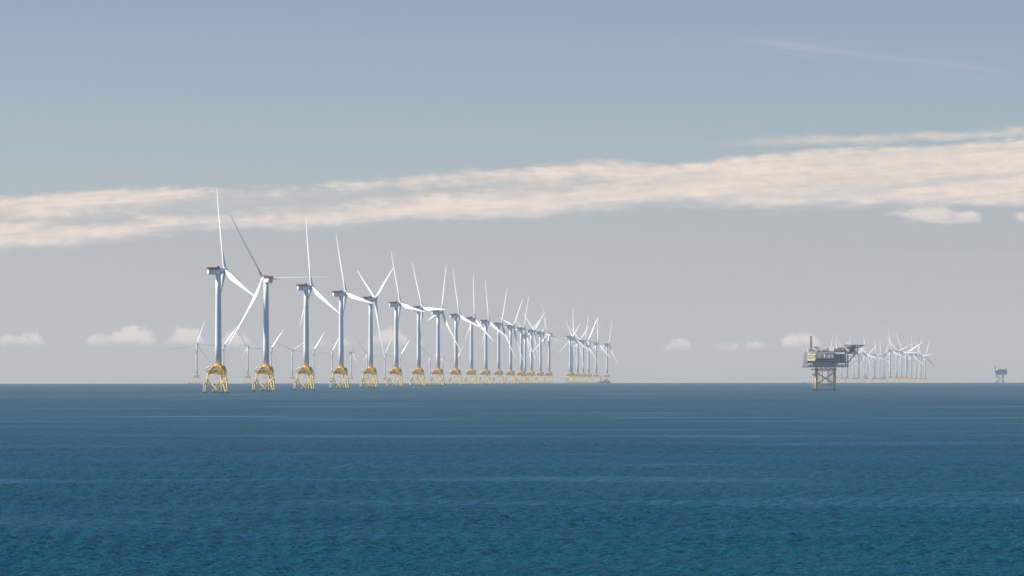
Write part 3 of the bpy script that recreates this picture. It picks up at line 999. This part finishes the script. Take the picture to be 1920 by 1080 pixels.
            mb.tube((x, y, z), (x, y, z + h * 0.8), 0.22, n=8)
            mb.tube((x, y, z + h * 0.8), (x + w * 1.3, y, z + h * 0.8), 0.22, n=8)
            mb.tube((x + w * 1.3, y, z + h * 0.8), (x + w * 1.3, y, z), 0.22, n=8)
            mb.obj('pipe_bend', mt, root)
        x += w * rnd.uniform(0.95, 1.9)
    for x, w, h in ((8.7, 1.0, 4.2), (10.6, 0.9, 3.6), (12.3, 0.9, 4.6)):
        tm = Matrix.Translation((x + w / 2, -8.2, 0)) @ Matrix.Rotation(R(-42), 4, 'Z')
        mb = MB().box(-0.8, 0.8, -0.8, 0.8, 40.31, 40.31 + h, tm)
        mb.box(-0.6, 0.6, -0.88, -0.8, 40.7, 40.0 + h, tm)
        mb.obj('ventilation_stack', 'white', root)
    for x, mt in ((14.1, 'steel'), (17.0, 'ochre')):
        tm = Matrix.Translation((x + 1.2, -7.6, 0)) @ Matrix.Rotation(R(-38), 4, 'Z')
        mb = MB().box(-1.2, 1.2, -1.3, 1.3, 40.4, 43.4, tm)
        for k in range(7): mb.box(-1.1 + k * 0.3, -0.98 + k * 0.3, -1.36, -1.3, 40.5, 43.3, tm)
        mb.box(-1.3, 1.3, -1.45, 1.4, 43.4, 43.6, tm)
        mb.obj('container', mt, root)
    mb = MB().box(13.9, 19.8, -4.5, 3, 40.31, 44.4)
    mb.obj('control_room', 'brown', root)
    # crane folded on the left part of the roof
    mb = MB().tube((-9.8, -7, 40.3), (-9.8, -7, 44.0), 0.75, n=12)
    mb.box(-11.0, -8.6, -8.2, -5.8, 44.0, 45.6)
    truss(mb, (-9.6, -7.4, 45.2), (-5.0, -7.4, 43.0), 0.9, 5, 0.14); truss(mb, (-9.6, -6.6, 45.2), (-5.0, -6.6, 43.0), 0.9, 5, 0.14)
    mb.obj('deck_crane', 'white', root)
    # mast
    mb = MB(); lattice_mast(mb, -14.3, -6, 39.4, 44.6, 5.4, 2.2, 3, 0.16)
    mb.box(-16.4, -12.4, -8.0, -4.0, 42.2, 42.4)
    mb.obj('mast_base', 'brown', root)
    mb = MB(); lattice_mast(mb, -14.3, -6, 44.6, 56.0, 1.7, 1.5, 9, 0.15)
    for z in (47, 50, 53): mb.box(-15.3, -13.3, -7.0, -5.0, z, z + 0.14)
    mb.tube((-14.6, -6, 44.6), (-14.6, -6, 56.4), 0.26, n=6)
    mm = mb.obj('mast', 'mast', root)
    mb = MB().box(-15.4, -13.2, -7.1, -4.9, 56.0, 56.2)
    rail(mb, [(-15.4, -7.1, 56.2), (-13.2, -7.1, 56.2), (-13.2, -4.9, 56.2), (-15.4, -4.9, 56.2)], 0.9, 0.06, 1.1, closed=True)
    mb.tube((-14.8, -6, 56.2), (-14.8, -6, 58.8), 0.1, n=5); mb.tube((-13.7, -6, 56.2), (-13.7, -6, 57.6), 0.35, 0.35, n=8)
    mb.obj('antenna', 'white', mm)
    # cantilever on the right with landing deck
    mb = MB().box(19.0, 33.4, -8, 8, 37.62, 37.95)
    rail(mb, [(21, -8, 37.95), (33.3, -8, 37.95), (33.3, 8, 37.95)], 1.1, 0.06, 1.4)
    truss(mb, (20.8, -7.8, 37.95), (33.2, -7.8, 37.95), 1.65, 9, 0.14); truss(mb, (20.8, 7.8, 37.95), (33.2, 7.8, 37.95), 1.65, 9, 0.14)
    mb.obj('cantilever_gallery', 'blue_grey', root)
    for y in (-7.6, 7.6): MB().tube((23.4, y, 29.0), (31.2, y, 37.7), 0.34, n=8).obj('cantilever_strut', 'blue_grey', root)
    for x, w, mt in ((21.4, 1.2, 'white'), (24.4, 1.4, 'steel'), (26.6, 1.0, 'white'), (28.6, 1.2, 'steel'), (30.4, 1.1, 'white'), (32.0, 0.8, 'white')):
        mb = MB().box(x - w / 2, x + w / 2, -6.8, -5.2, 37.96, 39.1)
        mb.tube((x, -6, 39.1), (x, -6, 39.5), 0.3, n=8)
        mb.obj('equipment_cabinet', mt, root)
    tc_ = Matrix.Translation((23.6, -4.5, 0)) @ Matrix.Rotation(R(-30), 4, 'Z')
    mb = MB().box(-3.2, 3.2, -3.6, 3.6, 40.31, 45.5, tc_)
    for k in range(6): mb.box(-3.0 + k * 1.1, -2.85 + k * 1.1, -3.7, -3.6, 40.4, 45.4, tc_)
    cab = mb.obj('accommodation_cabin', 'pink', root)
    MB().box(-2.2, -1.2, -3.8, -3.71, 43.2, 44.3, tc_).obj('window', 'glass', cab); MB().box(1.0, 2.0, -3.8, -3.71, 43.2, 44.3, tc_).obj('window', 'glass', cab)
    mb = MB()
    rr = random.Random(3)
    for k in range(9):
        x = 25.8 + 0.55 * k
        mb.tube((x, -8.6 + (k % 3) * 2, 40.3), (x + 1.8, -8.6 + (k % 3) * 2, 46.2), 0.34, n=6)
    mb.box(27.2, 29.6, -6, 4, 40.31, 42.6)
    mb.obj('deck_support', 'blue_grey', root)
    mb = MB().box(19.6, 40.4, -10.5, 10.5, 46.4, 46.95)
    for k in range(11): mb.box(20 + 2 * k, 20.3 + 2 * k - 0.05, -10.3, 10.3, 46.0, 46.4)
    for y in (-10.7, 10.7):
        for k in range(22): mb.tube((19.8 + k * 0.97, y * 0.98, 46.7), (19.8 + k * 0.97, y * 1.12, 47.1), 0.06, n=4)
        mb.tube((19.8, y * 1.12, 47.1), (40.3, y * 1.12, 47.1), 0.06, n=4)
    for a in (-9, 0, 9): mb.tube((40.4, a, 46.8), (41.8, a, 47.2), 0.08, n=4)
    mb.tube((41.8, -10, 47.2), (41.8, 10, 47.2), 0.08, n=4)
    mb.obj('landing_deck', 'dark', root)
    for y in (-7.8, 7.8):
        mb = MB(); truss(mb, (30.2, y, 43.9), (38.6, y, 45.6), 0.55, 8, 0.13)
        mb.tube((33.2, y, 40.3), (33.2, y, 46.2), 0.2, n=6); mb.tube((30.5, y, 40.4), (36.5, y, 46.0), 0.17, n=6); mb.tube((33.2, y, 44.0), (29.2, y, 46.2), 0.15, n=6)
        mb.obj('deck_truss', 'steel', root)
    for y in (-3, 3): MB().tube((21.6, y, 46.95), (21.6 + 1, y, 50.2), 0.07, n=4).obj('antenna', 'white', root)
    return root


substation()


def far_platform():
    X_, D_ = FARP_POS
    root = empty('offshore_platform', on_sea(X_, D_), R(12))
    tag(root, 'small faint grey platform on the horizon at the far right edge', 'platform')
    for sx in (-1, 1):
        for sy in (-1, 1): MB().tube((sx * 8, sy * 7, -12), (sx * 8, sy * 7, 23), 1.3, n=10).obj('leg', 'sea_leg', root)
    for sy in (-1, 1):
        for s in (-1, 1): MB().tube((s * 8, sy * 7, 18), (-s * 8, sy * 7, 3), 0.5, n=6).obj('brace', 'sea_leg', root)
    MB().box(-17, 17, -11, 11, 21.5, 22.2).obj('main_deck', 'steel', root)
    mb = MB().box(-11.5, 16, -10, 10, 22.2, 34.5)
    for k in range(12): mb.box(-11.3 + 2.3 * k, -11 + 2.3 * k, -10.15, -10, 22.4, 34.3)
    mb.obj('equipment_hall', 'navy', root)
    mb = MB().box(-16.5, -11.6, -9, 9, 22.2, 30.5); rail(mb, [(-16.4, -9, 30.5), (-11.7, -9, 30.5)], 1.2, 0.1, 1.2)
    mb.obj('grey_module', 'blue_grey', root)
    MB().box(-10, 9, -8, 8, 34.5, 37.2).obj('roof_module', 'white', root)
    mb = MB().box(10, 15.5, -6, 6, 34.5, 39.0); mb.tube((12.5, 0, 39), (17.5, -2, 35.6), 0.5, n=6)
    mb.obj('deck_crane', 'steel', root)
    mb = MB(); lattice_mast(mb, -13.8, 0, 30.5, 47, 1.8, 1.2, 8, 0.2)
    mb.box(-15, -12.6, -1.2, 1.2, 40, 40.4)
    mb.obj('mast', 'mast', root)


far_platform()

# ------------------------------------------------------------------ vessels
def hull_mesh(L, B, H, sheer=0.25, name='hull', mat='hull', parent=None):
    """pointed hull along +x, waterline at z = 0"""
    rings = []
    for i in range(13):
        t = i / 12
        w = B / 2 * min(1, 0.86 + t) * (1 - max(0, (t - 0.55) / 0.45) ** 2.2) + 0.02
        top = H * (1 + sheer * t * t)
        x = (t - 0.5) * L
        rings.append([(x, -w * 0.55, -1.2), (x, w * 0.55, -1.2), (x, w * 0.9, 0.2), (x + 0.06 * L * t * t, w, top), (x + 0.06 * L * t * t, w * 0.9, top), (x + 0.05 * L * t * t, w * 0.9, top - 0.35), (x + 0.05 * L * t * t, -w * 0.9, top - 0.35), (x + 0.06 * L * t * t, -w * 0.9, top), (x + 0.06 * L * t * t, -w, top), (x, -w * 0.9, 0.2)])
    return MB().loft(rings, smooth=False).obj(name, mat, parent)


def service_vessel():
    X_, D_ = SHIP_POS
    root = empty('service_vessel', on_sea(X_, D_), R(184))
    tag(root, 'work ship with pale hull and red deckhouse beside the rightmost turbine of the cluster', 'ship')
    hull_mesh(31, 8.5, 3.6, 0.35, parent=root)
    MB().box(-14.9, 14, -4.2, 4.2, 3.2, 3.6).obj('deck', 'pink', root)
    mb = MB().box(-7, -1.2, -3.4, 3.4, 3.61, 8.4).box(-6.4, -2.0, -3.0, 3.0, 8.4, 11.4)
    dh = mb.obj('deckhouse', 'white', root)
    MB().box(-6.5, -1.9, -3.08, 3.08, 9.4, 10.4).obj('window', 'glass', dh)
    MB().box(-11.4, -8.6, -3.0, 3.0, 3.61, 7.4).obj('funnel', 'dark', root)
    MB().box(-1.1, 1.6, -3.1, 3.1, 3.61, 7.8).obj('hatch_house', 'orange', root)
    mb = MB().tube((-4.2, 0, 11.4), (-4.2, 0, 16.5), 0.2, n=6); mb.tube((-5.6, 0, 14.4), (-2.8, 0, 14.4), 0.1, n=4)
    mb.obj('mast', 'dark', root)
    mb = MB().tube((10.5, 0, 3.6), (10.5, 0, 18.5), 0.75, 0.6, n=10)
    mb.tube((10.5, 0, 17.6), (3.6, 0, 11.8), 0.4, 0.25, n=8); mb.tube((10.5, 0, 19), (3.6, 0, 11.9), 0.07, n=4)
    mb.box(9.3, 11.8, -1.2, 1.2, 7.0, 9.2)
    mb.obj('deck_crane', 'dark', root)
    for x in (4.6, 7.0): MB().box(x, x + 1.9, -2.4, 2.4, 3.61, 6.0).obj('container', 'white', root)


service_vessel()


def small_boat(pos, L, rz, label, hull='white'):
    root = empty('crew_boat', on_sea(*pos), rz)
    tag(root, label, 'boat')
    hull_mesh(L, L * 0.3, L * 0.13, 0.5, mat=hull, parent=root)
    mb = MB().box(-L * 0.12, L * 0.2, -L * 0.11, L * 0.11, L * 0.1, L * 0.27)
    cb = mb.obj('cabin', 'white', root)
    MB().box(-L * 0.125, L * 0.205, -L * 0.112, L * 0.112, L * 0.185, L * 0.225).obj('window', 'glass', cb)
    mb = MB().tube((0, 0, L * 0.27), (0, 0, L * 0.44), L * 0.012, n=5); mb.tube((-L * 0.05, 0, L * 0.38), (L * 0.05, 0, L * 0.38), L * 0.01, n=4)
    mb.obj('mast', 'dark', root)


small_boat(BOAT_A, 12.5, R(180), 'tiny white boat on the horizon beside the leftmost faint turbine')
small_boat(BOAT_B, 13.0, R(170), 'tiny white boat beside the legs of the far right platform')
small_boat(BOAT_C, 9.0, R(20), 'tiny grey boat on the horizon just left of the large platform', hull='blue_grey')


# ------------------------------------------------------------------ haze: the air over the sea
mb = MB().box(-29000, 29000, -29000, 29000, -58.0, 205.0)
hm = bpy.data.materials.new('haze_air')
hm.use_nodes = True
hn = NT(hm.node_tree)
hn.n.clear()
ho = hn.n.new('ShaderNodeOutputMaterial')
hv = hn.n.new('ShaderNodeVolumePrincipled')
hv.inputs['Color'].default_value = col(*HAZE_COLOR)
hv.inputs['Density'].default_value = HAZE_DENSITY
hn.l.new(hv.outputs[0], ho.inputs['Volume'])
hz = mb.obj('haze', hm)
hz['kind'] = 'stuff'
